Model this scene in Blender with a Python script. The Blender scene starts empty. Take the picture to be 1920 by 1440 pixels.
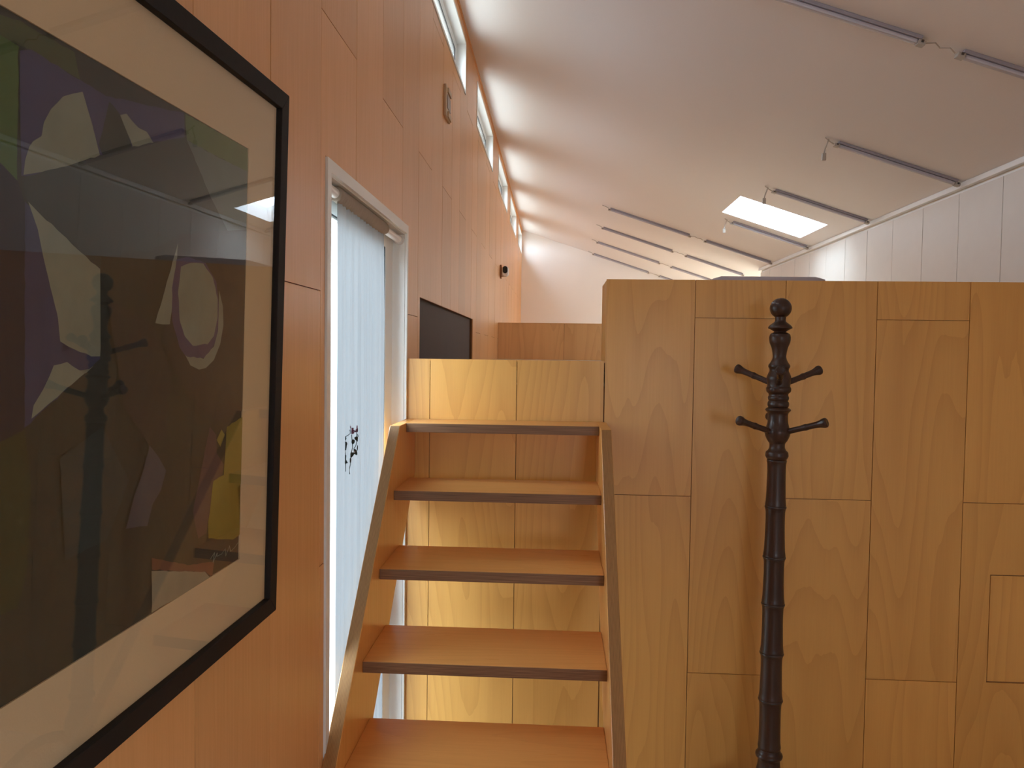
import bpy, bmesh, math, random
from mathutils import Vector, Matrix
sc = bpy.context.scene
C = sc.collection
random.seed(7)

# ---------------------------------------------------------------- camera, sky, exposure
cam_d = bpy.data.cameras.new('camera')
cam = bpy.data.objects.new('camera', cam_d); C.objects.link(cam)
sc.camera = cam
F, YAW, PIT, ROL = 1470.0, .0564045, .0386833, .0132965
fw = Vector((-math.sin(YAW)*math.cos(PIT), math.cos(YAW)*math.cos(PIT), -math.sin(PIT)))
rt = Vector((math.cos(YAW), math.sin(YAW), 0)); up = rt.cross(fw)
r2 = rt*math.cos(ROL) + up*math.sin(ROL); u2 = -rt*math.sin(ROL) + up*math.cos(ROL)
EYE = 1.65
cam.matrix_world = Matrix(((r2.x, u2.x, -fw.x, 0), (r2.y, u2.y, -fw.y, 0), (r2.z, u2.z, -fw.z, EYE), (0, 0, 0, 1)))
cam_d.sensor_fit = 'HORIZONTAL'; cam_d.sensor_width = 36.0; cam_d.lens = F*36.0/1920.0
cam_d.clip_start = .02

world = bpy.data.worlds.new('overcast_sky'); sc.world = world
world.use_nodes = True
wn = world.node_tree.nodes; wl = world.node_tree.links
bgn = wn['Background']
tc = wn.new('ShaderNodeTexCoord'); sx = wn.new('ShaderNodeSeparateXYZ'); rp = wn.new('ShaderNodeValToRGB')
wl.new(tc.outputs['Generated'], sx.inputs[0])
mp = wn.new('ShaderNodeMapRange'); mp.inputs[1].default_value = -1; mp.inputs[2].default_value = 1
wl.new(sx.outputs['Z'], mp.inputs[0]); wl.new(mp.outputs[0], rp.inputs[0])
rp.color_ramp.elements[0].position = .46; rp.color_ramp.elements[0].color = (.40, .44, .43, 1)   # pale ground below the horizon
rp.color_ramp.elements[1].position = .54; rp.color_ramp.elements[1].color = (1.25, 1.50, 1.72, 1)
wl.new(rp.outputs[0], bgn.inputs['Color'])
SKY = 4.4
zen = rp.color_ramp.elements.new(1.0); zen.color = (1.15, 1.46, 1.72, 1)                       # overcast: brightest overhead
bgn.inputs['Strength'].default_value = SKY

vs = sc.view_settings
sc.display_settings.display_device = 'sRGB'
vs.view_transform = 'Standard'; vs.look = 'None'; vs.gamma = 1.0; vs.use_curve_mapping = False
vs.exposure = 1.26
cy = sc.cycles
cy.max_bounces = 14; cy.diffuse_bounces = 10; cy.glossy_bounces = 5; cy.transparent_max_bounces = 12; cy.transmission_bounces = 6
cy.use_denoising = True
cy.sample_clamp_indirect = 6.0
cy.caustics_reflective = False; cy.caustics_refractive = False

def portal(name, loc, rot, sx_, sy_):
    l = bpy.data.lights.new(name, 'AREA'); l.shape = 'RECTANGLE'; l.size = sx_; l.size_y = sy_
    l.cycles.is_portal = True
    o = bpy.data.objects.new(name, l); o.location = loc; o.rotation_euler = rot; C.objects.link(o)
    return o

# ---------------------------------------------------------------- materials
def nodes(name):
    m = bpy.data.materials.new(name); m.use_nodes = True
    return m, m.node_tree.nodes, m.node_tree.links, m.node_tree.nodes['Principled BSDF']

def plain(name, col, rough=.5, metal=0, bump=0, bscale=60, coat=0, var=0.0):
    m, n, l, b = nodes(name)
    b.inputs['Base Color'].default_value = (*col, 1); b.inputs['Roughness'].default_value = rough
    b.inputs['Metallic'].default_value = metal; b.inputs['Coat Weight'].default_value = coat
    t = n.new('ShaderNodeTexCoord'); nz = n.new('ShaderNodeTexNoise'); nz.inputs['Scale'].default_value = bscale
    nz.inputs['Detail'].default_value = 4
    l.new(t.outputs['Object'], nz.inputs['Vector'])
    if var:
        mx = n.new('ShaderNodeMix'); mx.data_type = 'RGBA'
        mx.inputs[6].default_value = (*[c*(1-var) for c in col], 1); mx.inputs[7].default_value = (*[min(1, c*(1+var)) for c in col], 1)
        l.new(nz.outputs['Fac'], mx.inputs[0]); l.new(mx.outputs[2], b.inputs['Base Color'])
    if bump:
        bp = n.new('ShaderNodeBump'); bp.inputs['Strength'].default_value = bump; bp.inputs['Distance'].default_value = .002
        l.new(nz.outputs['Fac'], bp.inputs['Height']); l.new(bp.outputs[0], b.inputs['Normal'])
    return m

def wood(name, light, dark, grain=2, figure=1.0, fibre=.5, rough=.38, coat=.15, var=.06, rings=9.0, blotch=.5):
    """veneer: long fibres along axis `grain`, contour lines of a smooth field as the rotary-cut figure"""
    m, n, l, b = nodes(name)
    t = n.new('ShaderNodeTexCoord'); oi = n.new('ShaderNodeObjectInfo')
    off = n.new('ShaderNodeVectorMath'); off.operation = 'SCALE'
    cmb = n.new('ShaderNodeCombineXYZ')
    for k in range(3): l.new(oi.outputs['Random'], cmb.inputs[k])
    l.new(cmb.outputs[0], off.inputs[0]); off.inputs['Scale'].default_value = 37.0
    add = n.new('ShaderNodeVectorMath'); add.operation = 'ADD'
    l.new(t.outputs['Object'], add.inputs[0]); l.new(off.outputs[0], add.inputs[1])
    def scaled(across, along):
        v = n.new('ShaderNodeVectorMath'); v.operation = 'MULTIPLY'
        s = [across]*3; s[grain] = along
        v.inputs[1].default_value = s; l.new(add.outputs[0], v.inputs[0]); return v.outputs[0]
    def noise(vec, scale, det=3, rgh=.5, dist=0):
        z = n.new('ShaderNodeTexNoise'); z.inputs['Scale'].default_value = scale; z.inputs['Detail'].default_value = det
        z.inputs['Roughness'].default_value = rgh; z.inputs['Distortion'].default_value = dist
        l.new(vec, z.inputs['Vector']); return z.outputs['Fac']
    def math_(op, a, c=None, d=None):
        q = n.new('ShaderNodeMath'); q.operation = op
        for i, x in enumerate((a, c, d)):
            if x is None: continue
            if isinstance(x, (int, float)): q.inputs[i].default_value = x
            else: l.new(x, q.inputs[i])
        return q.outputs[0]
    f1 = noise(scaled(3.6, .42), 1.0, 1.6, .32, .0)
    f1 = math_('ADD', f1, math_('MULTIPLY', noise(scaled(26, 3.0), 1.0, 2, .5), .012))
    fr = math_('FRACT', math_('MULTIPLY', f1, rings*2.6))
    ring = math_('POWER', fr, 2.5)                                   # thin dark latewood lines
    fib = noise(scaled(160, 4.0), 1.0, 3, .6)
    fib2 = noise(scaled(420, 14.0), 1.0, 2, .5)
    blo = noise(scaled(5, 1.2), 1.0, 3, .5)
    fac = math_('MULTIPLY', ring, .42*figure)
    fac = math_('ADD', fac, math_('MULTIPLY', math_('SUBTRACT', fib, .42), 1.1*fibre))
    fac = math_('ADD', fac, math_('MULTIPLY', math_('SUBTRACT', fib2, .45), .5*fibre))
    fac = math_('ADD', fac, math_('MULTIPLY', math_('SUBTRACT', blo, .4), 1.5*blotch))
    cl = n.new('ShaderNodeClamp'); l.new(fac, cl.inputs[0])
    mx = n.new('ShaderNodeMix'); mx.data_type = 'RGBA'
    mx.inputs[6].default_value = (*light, 1); mx.inputs[7].default_value = (*dark, 1)
    l.new(cl.outputs[0], mx.inputs[0])
    hs = n.new('ShaderNodeHueSaturation')
    l.new(mx.outputs[2], hs.inputs['Color'])
    l.new(math_('MULTIPLY_ADD', oi.outputs['Random'], 2*var, 1-var), hs.inputs['Value'])
    l.new(hs.outputs[0], b.inputs['Base Color'])
    l.new(math_('MULTIPLY_ADD', fib, .15, rough-.07), b.inputs['Roughness'])
    b.inputs['Coat Weight'].default_value = coat; b.inputs['Coat Roughness'].default_value = .22
    bp = n.new('ShaderNodeBump'); bp.inputs['Strength'].default_value = .12; bp.inputs['Distance'].default_value = .001
    l.new(fib, bp.inputs['Height']); l.new(bp.outputs[0], b.inputs['Normal'])
    return m

def ply_edge(name, a, c, axis=2, period=.0034, run=0):
    m, n, l, b = nodes(name)
    t = n.new('ShaderNodeTexCoord'); s = n.new('ShaderNodeSeparateXYZ'); l.new(t.outputs['Object'], s.inputs[0])
    mu = n.new('ShaderNodeMath'); mu.operation = 'MULTIPLY'; mu.inputs[1].default_value = 2*math.pi/period
    l.new(s.outputs[axis], mu.inputs[0])
    nz = n.new('ShaderNodeTexNoise'); nz.inputs['Scale'].default_value = 1; nz.inputs['Detail'].default_value = 3
    v = n.new('ShaderNodeVectorMath'); v.operation = 'MULTIPLY'; sc_ = [60, 60, 60]; sc_[run] = 7; sc_[axis] = 420
    v.inputs[1].default_value = sc_; l.new(t.outputs['Object'], v.inputs[0]); l.new(v.outputs[0], nz.inputs['Vector'])
    si = n.new('ShaderNodeMath'); si.operation = 'SINE'; l.new(mu.outputs[0], si.inputs[0])
    ad = n.new('ShaderNodeMath'); ad.operation = 'MULTIPLY_ADD'; ad.inputs[1].default_value = .28
    l.new(si.outputs[0], ad.inputs[0]); l.new(nz.outputs['Fac'], ad.inputs[2])
    cl = n.new('ShaderNodeClamp'); l.new(ad.outputs[0], cl.inputs[0])
    mx = n.new('ShaderNodeMix'); mx.data_type = 'RGBA'; mx.inputs[6].default_value = (*a, 1); mx.inputs[7].default_value = (*c, 1)
    l.new(cl.outputs[0], mx.inputs[0]); l.new(mx.outputs[2], b.inputs['Base Color'])
    b.inputs['Roughness'].default_value = .45
    return m

def glass(name, tint=(1, 1, 1)):
    m = bpy.data.materials.new(name); m.use_nodes = True
    n = m.node_tree.nodes; l = m.node_tree.links; n.clear()
    o = n.new('ShaderNodeOutputMaterial'); tr = n.new('ShaderNodeBsdfTransparent'); gl = n.new('ShaderNodeBsdfGlossy')
    tr.inputs[0].default_value = (*tint, 1); gl.inputs['Roughness'].default_value = 0.0
    lw = n.new('ShaderNodeLayerWeight'); lw.inputs[0].default_value = .5
    pw = n.new('ShaderNodeMath'); pw.operation = 'POWER'; pw.inputs[1].default_value = 5.0; l.new(lw.outputs['Facing'], pw.inputs[0])
    ma = n.new('ShaderNodeMath'); ma.operation = 'MULTIPLY_ADD'; ma.inputs[1].default_value = .96; ma.inputs[2].default_value = .04
    l.new(pw.outputs[0], ma.inputs[0])
    mx = n.new('ShaderNodeMixShader'); l.new(ma.outputs[0], mx.inputs[0]); l.new(tr.outputs[0], mx.inputs[1]); l.new(gl.outputs[0], mx.inputs[2])
    l.new(mx.outputs[0], o.inputs[0])
    return m

def fabric(name, col, transl, see):
    m = bpy.data.materials.new(name); m.use_nodes = True
    n = m.node_tree.nodes; l = m.node_tree.links; n.clear()
    o = n.new('ShaderNodeOutputMaterial')
    d = n.new('ShaderNodeBsdfDiffuse'); t = n.new('ShaderNodeBsdfTranslucent'); s = n.new('ShaderNodeBsdfTransparent')
    d.inputs[0].default_value = (*col, 1); t.inputs[0].default_value = (*transl, 1)
    a = n.new('ShaderNodeMixShader'); a.inputs[0].default_value = .5; l.new(d.outputs[0], a.inputs[1]); l.new(t.outputs[0], a.inputs[2])
    b = n.new('ShaderNodeMixShader'); b.inputs[0].default_value = see; l.new(a.outputs[0], b.inputs[1]); l.new(s.outputs[0], b.inputs[2])
    l.new(b.outputs[0], o.inputs[0]); return m

M = {}
M['birch'] = wood('birch_ply', (.65, .335, .085), (.44, .19, .036), figure=.75, fibre=.30, blotch=.40, coat=.05)
M['beech'] = wood('beech_veneer', (.75, .385, .155), (.57, .265, .088), figure=.12, fibre=.6, rough=.40, blotch=.35, rings=5, coat=.12)
M['loft'] = wood('loft_ply', (.66, .38, .16), (.48, .25, .09), figure=.8, fibre=.35)
M['tread'] = wood('tread_ply', (.71, .330, .095), (.53, .225, .052), grain=0, figure=.5, fibre=.45, rough=.30, coat=.2)
M['stringer'] = wood('stringer_ply', (.70, .33, .085), (.50, .21, .045), figure=.35, fibre=.6, rough=.36)
M['tread_edge'] = ply_edge('tread_ply_edge', (.085, .038, .018), (.30, .160, .085))
M['stringer_edge'] = ply_edge('stringer_ply_edge', (.23, .110, .036), (.38, .190, .068), axis=0, period=.0036, run=2)
M['backing'] = plain('joint_backing', (.20, .085, .032), .8)
M['plaster'] = plain('white_plaster', (.80, .76, .73), .75, bump=.25, bscale=220, var=.02)
M['ceil'] = plain('ceiling_paint', (.80, .77, .76), .7, bump=.3, bscale=260, var=.02)
M['white'] = plain('white_paint', (.80, .80, .78), .38, bump=.05, bscale=90, coat=.15)
M['board'] = plain('white_board', (.66, .615, .56), .42, bump=.25, bscale=14, coat=.0, var=.03)
M['upvc'] = plain('white_sash', (.84, .86, .86), .30)
M['gasket'] = plain('black_gasket', (.02, .02, .022), .6)
M['niche'] = plain('dark_niche_fill', (.060, .030, .020), .7, var=.15, bscale=9)
M['floorwood'] = wood('floor_boards', (.68, .52, .36), (.54, .38, .24), grain=1, figure=.4, fibre=.5)
M['glass'] = glass('clear_glass')
M['doorglass'] = glass('dimmed_door_glass', (.93, .95, .95))  # slight tint added to hold back daylight through the door
M['pglass'] = glass('picture_glass')
M['frame'] = plain('black_frame_wood', (.012, .009, .008), .65, bump=.1, bscale=90, var=.2)
M['mat'] = plain('cream_mat_board', (.64, .49, .30), .85, bump=.12, bscale=400, var=.03)
M['stand'] = wood('dark_stained_wood', (.046, .020, .012), (.024, .010, .006), figure=.3, fibre=.6, rough=.36, coat=.12)
M['standring'] = wood('dark_stained_ring', (.035, .018, .013), (.02, .010, .008), figure=.2, fibre=.5, rough=.34, coat=.35)
M['batten'] = plain('lamp_batten_plastic', (.30, .275, .31), .4, coat=.2)
M['tube'] = plain('lamp_diffuser', (.46, .44, .49), .3, coat=.2)
M['clear'] = plain('clear_plastic_clip', (.42, .37, .32), .3)
M['darkscrew'] = plain('dark_screw', (.05, .04, .035), .5)
M['curtain'] = fabric('sheer_curtain', (.74, .77, .80), (.130, .133, .139), .008)
M['pocket'] = fabric('shirred_pocket', (.78, .68, .57), (.16, .13, .10), 0.0)
M['leaf'] = plain('embroidery_green', (.025, .035, .03), .8)
M['petal'] = plain('embroidery_purple', (.16, .06, .12), .8)
M['beige'] = plain('beige_plastic', (.55, .40, .26), .45)
M['beigedark'] = plain('grey_display', (.22, .17, .14), .35)
M['whiteplastic'] = plain('white_plastic', (.78, .74, .73), .3)
M['blackgloss'] = plain('black_lens', (.012, .012, .014), .12)
M['woodblock'] = plain('brown_bracket', (.32, .15, .07), .6)
M['ottoman'] = plain('pale_grey_fabric', (.42, .37, .39), .9, bump=.3, bscale=300, var=.05)
M['ottoside'] = plain('piping_grey_fabric', (.30, .27, .29), .9, bump=.3, bscale=300)
for k_, s_ in (('stand', .32), ('standring', .32), ('frame', .25), ('tread_edge', .3), ('stringer_edge', .3)): M[k_].node_tree.nodes['Principled BSDF'].inputs['Specular IOR Level'].default_value = s_
PAINT = dict(base=(.040, .048, .036), green=(.085, .17, .035), olive=(.085, .11, .035), purple=(.075, .072, .17), darkgreen=(.035, .05, .035),
             pale=(.33, .36, .27), grass=(.14, .22, .075), teal=(.16, .22, .20), slate=(.045, .064, .056), night=(.028, .026, .04),
             blue=(.06, .07, .15), brown=(.050, .046, .040), violet=(.11, .085, .17), mist=(.11, .11, .13), yellow=(.34, .28, .035),
             mauve=(.13, .07, .075), moss=(.05, .065, .025), cream=(.42, .38, .26), rust=(.24, .10, .06))
for k, c in PAINT.items():
    c = tuple(x*.62 for x in c)
    M['p_'+k] = plain('paint_'+k, c, .75, bump=.4, bscale=350, var=.22)
    M['p_'+k].node_tree.nodes['Noise Texture'].inputs['Scale'].default_value = 28

# ---------------------------------------------------------------- helpers
def link(name, me, mats, parent=None):
    o = bpy.data.objects.new(name, me); C.objects.link(o)
    for m in (mats if isinstance(mats, (list, tuple)) else [mats]): me.materials.append(M[m])
    if parent is not None: o.parent = parent
    return o
def mesh(name, verts, faces, mats, parent=None, mi=None, smooth=False):
    me = bpy.data.meshes.new(name); me.from_pydata([tuple(v) for v in verts], [], faces); me.update()
    if mi: 
        for p, k in zip(me.polygons, mi): p.material_index = k
    if smooth: me.shade_smooth()
    return link(name, me, mats, parent)
def finish(bm, name, mats, parent=None, smooth=False):
    bmesh.ops.recalc_face_normals(bm, faces=bm.faces)
    me = bpy.data.meshes.new(name); bm.to_mesh(me); bm.free()
    if smooth: me.shade_smooth()
    return link(name, me, mats, parent)
def empty(name, loc=(0, 0, 0), label=None, cat=None, group=None, kind=None):
    o = bpy.data.objects.new(name, None); C.objects.link(o); o.location = loc; o.empty_display_size = .05
    return tag(o, label, cat, group, kind)
def tag(o, label=None, cat=None, group=None, kind=None):
    for k, v in (('label', label), ('category', cat), ('group', group), ('kind', kind)):
        if v: o[k] = v
    return o
def addbox(bm, a, b, bevel=0, mi=0):
    x0, y0, z0 = [min(p, q) for p, q in zip(a, b)]; x1, y1, z1 = [max(p, q) for p, q in zip(a, b)]
    t = bmesh.new()
    v = [t.verts.new(p) for p in ((x0, y0, z0), (x1, y0, z0), (x1, y1, z0), (x0, y1, z0), (x0, y0, z1), (x1, y0, z1), (x1, y1, z1), (x0, y1, z1))]
    for f in ((0, 3, 2, 1), (4, 5, 6, 7), (0, 1, 5, 4), (1, 2, 6, 5), (2, 3, 7, 6), (3, 0, 4, 7)):
        fc = t.faces.new([v[i] for i in f]); fc.material_index = mi
    if bevel: bmesh.ops.bevel(t, geom=t.edges[:], offset=bevel, segments=2, affect='EDGES', profile=.6)
    me = bpy.data.meshes.new('tmp'); t.to_mesh(me); t.free(); bm.from_mesh(me); bpy.data.meshes.remove(me)
def box(name, a, b, mats, parent=None, bevel=0):
    bm = bmesh.new(); addbox(bm, a, b, bevel); return finish(bm, name, mats, parent)
def grid_slab(name, u0, u1, v0, v1, holes, w0, w1, mapf, mats, parent=None):
    """flat slab u x v with rectangular holes, thickness w0..w1, mapped to space by mapf(u, v, w)"""
    us = sorted({u0, u1, *[min(max(x, u0), u1) for h in holes for x in (h[0], h[1])]})
    vs_ = sorted({v0, v1, *[min(max(x, v0), v1) for h in holes for x in (h[2], h[3])]})
    def solid(i, j):
        if i < 0 or j < 0 or i >= len(us)-1 or j >= len(vs_)-1: return False
        cu, cv = (us[i]+us[i+1])/2, (vs_[j]+vs_[j+1])/2
        return not any(h[0] < cu < h[1] and h[2] < cv < h[3] for h in holes)
    idx = {}; vv = []; ff = []
    def V(i, j, k):
        if (i, j, k) not in idx: idx[(i, j, k)] = len(vv); vv.append(mapf(us[i], vs_[j], (w0, w1)[k]))
        return idx[(i, j, k)]
    for i in range(len(us)-1):
        for j in range(len(vs_)-1):
            if not solid(i, j): continue
            ff.append((V(i, j, 1), V(i+1, j, 1), V(i+1, j+1, 1), V(i, j+1, 1)))
            ff.append((V(i, j, 0), V(i, j+1, 0), V(i+1, j+1, 0), V(i+1, j, 0)))
            for (a, b_, di, dj) in (((i, j), (i+1, j), 0, -1), ((i+1, j), (i+1, j+1), 1, 0), ((i+1, j+1), (i, j+1), 0, 1), ((i, j+1), (i, j), -1, 0)):
                if not solid(i+di, j+dj): ff.append((V(*a, 0), V(*b_, 0), V(*b_, 1), V(*a, 1)))
    if not ff: return None
    bm = bmesh.new(); bv = [bm.verts.new(p) for p in vv]
    for f in ff: bm.faces.new([bv[q] for q in f])
    return finish(bm, name, mats, parent)
def lathe(bm, prof, seg=40, M4=None, mi=0):
    """prof: list of (r, z); closed at both ends"""
    M4 = M4 or Matrix.Identity(4)
    rings = []
    for r, z in prof:
        if r < 1e-6: rings.append([bm.verts.new(M4 @ Vector((0, 0, z)))])
        else: rings.append([bm.verts.new(M4 @ Vector((r*math.cos(2*math.pi*k/seg), r*math.sin(2*math.pi*k/seg), z))) for k in range(seg)])
    for a, b_ in zip(rings, rings[1:]):
        for k in range(seg):
            k2 = (k+1) % seg
            if len(a) == 1 and len(b_) == 1: continue
            if len(a) == 1: f = (a[0], b_[k2], b_[k])
            elif len(b_) == 1: f = (a[k], a[k2], b_[0])
            else: f = (a[k], a[k2], b_[k2], b_[k])
            bm.faces.new(f).material_index = mi
def smoothprof(p, n=5):
    """Catmull-Rom through (r, z) points"""
    out = []
    for i in range(len(p)-1):
        p0, p1, p2, p3 = p[max(i-1, 0)], p[i], p[i+1], p[min(i+2, len(p)-1)]
        for k in range(n):
            t = k/n
            out.append(tuple(max(1e-7, .5*((2*b_)+(-a+c)*t+(2*a-5*b_+4*c-d)*t*t+(-a+3*b_-3*c+d)*t**3)) if q == 0 else .5*((2*b_)+(-a+c)*t+(2*a-5*b_+4*c-d)*t*t+(-a+3*b_-3*c+d)*t**3)
                             for q, (a, b_, c, d) in enumerate(zip(p0, p1, p2, p3))))
    out.append(p[-1]); return out
def tube(bm, pts, r, seg=8, mi=0, taper=None):
    pts = [Vector(p) for p in pts]; rings = []
    prev = None
    for i, p in enumerate(pts):
        t = (pts[min(i+1, len(pts)-1)] - pts[max(i-1, 0)]).normalized()
        a = prev if prev is not None else (Vector((0, 0, 1)) if abs(t.z) < .9 else Vector((1, 0, 0)))
        u = (a - t*a.dot(t)).normalized(); v = t.cross(u); prev = u
        rr = taper[i] if taper else r
        rings.append([bm.verts.new(p + u*rr*math.cos(2*math.pi*k/seg) + v*rr*math.sin(2*math.pi*k/seg)) for k in range(seg)])
    for a, b_ in zip(rings, rings[1:]):
        for k in range(seg): bm.faces.new((a[k], a[(k+1) % seg], b_[(k+1) % seg], b_[k])).material_index = mi
    for r_ in (rings[0][::-1], rings[-1]): bm.faces.new(r_).material_index = mi

# ---------------------------------------------------------------- dimensions
XL, XR = -.526, 2.103            # left wall face, right wall face
YP, YFAR, YREAR = 2.728, 11.33, -3.0
FLOOR, LOFT = .087, 1.600
SL, KC = .3274, 3.2576           # ceiling: z = KC - SL*x
PW = .3045; ST = .6175           # plywood module and half length
def zc(x): return KC - SL*x

# openings of the left wall: (y0, y1, z0, z1)
DOORW = (1.790, 2.706, FLOOR, 2.060)
CLER = [(y, y+1.20, 3.085, 3.350) for y in (-.50, 1.33, 3.155, 4.985, 6.80, 8.52)] + [(10.30, 11.26, 3.085, 3.350)]
NICHE = (2.985, 4.885, 1.600, 1.862)
CAS = .030                        # casing width round the openings

# ---------------------------------------------------------------- left wall
wall_left = tag(grid_slab('wall_left', YREAR-.1, YFAR+.1, FLOOR-.1, zc(XL)+.02, [DOORW, *CLER, (NICHE[0], NICHE[1], NICHE[2]-.2, NICHE[3])],
                -.618, XL-.006, lambda u, v, w: (w, u, v), 'backing'), 'left wall clad in tall staggered plywood panels', kind='structure')
holes = [(DOORW[0]-CAS-.005, DOORW[1]+CAS*.7, DOORW[2], DOORW[3]+CAS)] + [(h[0]-.012, h[1]+.012, h[2]-.012, h[3]+.012) for h in CLER] + [NICHE]
ztop = zc(XL)-.010
G = .0011
k0 = -16
for k in range(k0, 32):
    ya = 1.7215 + PW*k; yb = min(ya+PW, YFAR)
    if ya > YFAR - .02: continue
    js = [FLOOR] + [z for z in ([1.165, 2.402] if k % 2 == 0 else [.5475, 1.784, 3.02])] + [ztop]
    for za, zb in zip(js, js[1:]):
        lo = za
        if ya > YP+.2: lo = max(za, LOFT)                     # above the loft floor only
        if zb - lo < .02: continue
        grid_slab('panel', ya+G, yb-G, lo+G, zb-G, holes, XL-.006, XL-random.random()*.0006, lambda u, v, w: (w, u, v), 'beech', wall_left)
box('ceiling_bead', (XL, -2.9, zc(XL)-.014), (XL+.008, YFAR, zc(XL)-.002), 'beech', wall_left)

# ---------------------------------------------------------------- ceiling with its skylight
cs = math.hypot(1, SL)
def cmap(u, v, w): return (u + SL/cs*w, v, KC - SL*u + w/cs)          # w: height above the ceiling face
SKY_O = (1.325, 1.955, 5.87, 6.515)
SKY_FILL = (2.55, 3.42, 8.50, 11.15)  # unseen skylight added to lift the light at the far end
ceiling = tag(grid_slab('ceiling', -.75, 3.7, YREAR-.2, YFAR+.2, [SKY_O, SKY_FILL], 0, .09, cmap, 'ceil'), 'sloping white plaster ceiling', kind='structure')
sk = empty('window_7', cmap(1.64, 6.19, 0), 'small rectangular skylight in the sloping ceiling', kind='structure')
def rel(o, root):
    o.parent = root; o.matrix_parent_inverse = Matrix.Translation(-root.location); return o
rel(grid_slab('skylight_frame', SKY_O[0]-.04, SKY_O[1]+.04, SKY_O[2]-.04, SKY_O[3]+.04, [(SKY_O[0], SKY_O[1], SKY_O[2], SKY_O[3])], .09, .13, cmap, 'upvc'), sk)
rel(grid_slab('pane', SKY_O[0]-.01, SKY_O[1]+.01, SKY_O[2]-.01, SKY_O[3]+.01, [], .132, .136, cmap, 'glass'), sk)

ska = empty('window_8', cmap(3.0, 9.8, 0), 'unseen skylight added over the alcove to brighten the far loft', kind='structure')
rel(grid_slab('skylight_frame', SKY_FILL[0]-.04, SKY_FILL[1]+.04, SKY_FILL[2]-.04, SKY_FILL[3]+.04, [SKY_FILL], .09, .13, cmap, 'upvc'), ska)
rel(grid_slab('pane', SKY_FILL[0]-.01, SKY_FILL[1]+.01, SKY_FILL[2]-.01, SKY_FILL[3]+.01, [], .132, .136, cmap, 'glass'), ska)
portal('portal_skylight', cmap(2.99, 9.8, .15), (0, math.atan(SL), 0), .85, 2.5)

# ---------------------------------------------------------------- other walls, floors
wall_far = tag(box('wall_far', (XL-.1, YFAR, FLOOR-.1), (3.7, YFAR+.1, zc(XL)+.1), 'plaster'), 'white plaster end wall of the loft', kind='structure')
wall_rear = tag(grid_slab('wall_rear', XL-.1, 3.7, FLOOR-.1, zc(XL)+.1, [(.6, 1.35, FLOOR+.98, 2.0)], 0, .1, lambda u, v, w: (u, YREAR-w, v), 'plaster'), 'rear wall behind the viewer with an opening added for fill light', kind='structure')
REAR_FILL = (.6, 1.35, FLOOR+.98, 2.0)  # opening added behind the viewer to fill the near room with daylight
floor = tag(box('floor', (XL-.1, YREAR-.1, FLOOR-.1), (3.7, YFAR+.1, FLOOR), 'floorwood'), 'wooden floor of the lower room', kind='structure')
loft_floor = tag(box('floor_loft', (XL-.006, YP+.006, LOFT-.06), (3.6, YFAR, LOFT), 'floorwood'), 'raised loft floor behind the partition', kind='structure')
RIGHT_FILL = (-1.7, -1.2, 1.05, 2.0)  # unseen opening added in the right wall as side fill
wall_right = tag(grid_slab('wall_right', YREAR, 8.32, FLOOR-.05, zc(XR)-.004, [RIGHT_FILL], XR+.012, XR+.10, lambda u, v, w: (w, u, v), 'white'), 'right wall of white vertical boards', kind='structure')
BW = .4085
for k in range(-7, 11):
    ya = 3.88 + BW*k; yb = min(ya+BW, 8.32)
    z0 = LOFT if ya > YP-.2 else FLOOR
    if ya > 1.0:
        box('board', (XR+.012, max(ya+.002, YP+.02) if ya < YP < yb else ya+.002, z0), (XR+random.random()*.001, yb-.002, zc(XR)-.046), 'board', wall_right, bevel=.0015)
    else:
        grid_slab('board', ya+.002, yb-.002, z0, zc(XR)-.046, [RIGHT_FILL], XR+.012, XR, lambda u, v, w: (w, u, v), 'board', wall_right)
tr = tag(box('trim_1', (XR+.012, -2.9, zc(XR)-.026), (XR-.016, 8.345, zc(XR)+.002), 'white', bevel=.003), 'white cornice strip along the top of the boarded wall', kind='structure')
tag(box('wall_return', (XR+.10, 8.22, LOFT), (3.6, 8.32, zc(XR)), 'plaster'), 'return wall at the end of the boarded wall', kind='structure')
tag(grid_slab('wall_side', 8.22, YFAR, LOFT, zc(2.3), [(8.5, 11.1, LOFT+.08, 2.13)], 3.5, 3.6, lambda u, v, w: (w, u, v), 'plaster'), 'side wall of the loft alcove with an unseen opening added for light', kind='structure')  # opening out of view, added to send light into the loft

# ---------------------------------------------------------------- partition wall with plywood panels
XN, ZN, ZP = .165, 1.628, 1.911
wf = empty('wall_front', (0, YP, FLOOR), 'tall plywood partition wall below the loft', kind='structure')
def P(o): return rel(o, wf) if o else None
P(box('backing_board', (XL-.004, YP+.006, FLOOR), (XR+.01, YP+.03, ZN-.004), 'backing'))
P(box('parapet', (XN+.004, YP+.0065, ZN-.03), (XR+.01, YP+.268, ZP-.002), 'birch'))
P(box('cap_strip', (XL-.004, YP+.001, ZN-.006), (XN+.004, YP+.05, ZN), 'birch'))
HATCH = (1.487, 1.853, .552, .917)
for k in range(-1, 9):
    xa = -.442 + PW*k; xb = min(xa+PW, XR)
    if k == -1: xa = XL+.001
    js = [FLOOR] + ([1.165] if k % 2 == 0 else [.5455, 1.781]) + [ZP]
    for za, zb in zip(js, js[1:]):
        top = ZN if xb < XN+.01 else ZP
        zb2 = min(zb, top)
        if zb2 - za < .02: continue
        P(grid_slab('panel', xa+G, (xb-G) if abs(xb-XN) > .01 else XN-.001, za+G, zb2-(G if zb2 < top-.001 else 0), [(HATCH[0]-.004, HATCH[1]+.004, HATCH[2]-.004, HATCH[3]+.004)],
                    -.006, random.random()*.0006, lambda u, v, w: (u, YP-w, v), 'birch'))
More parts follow.
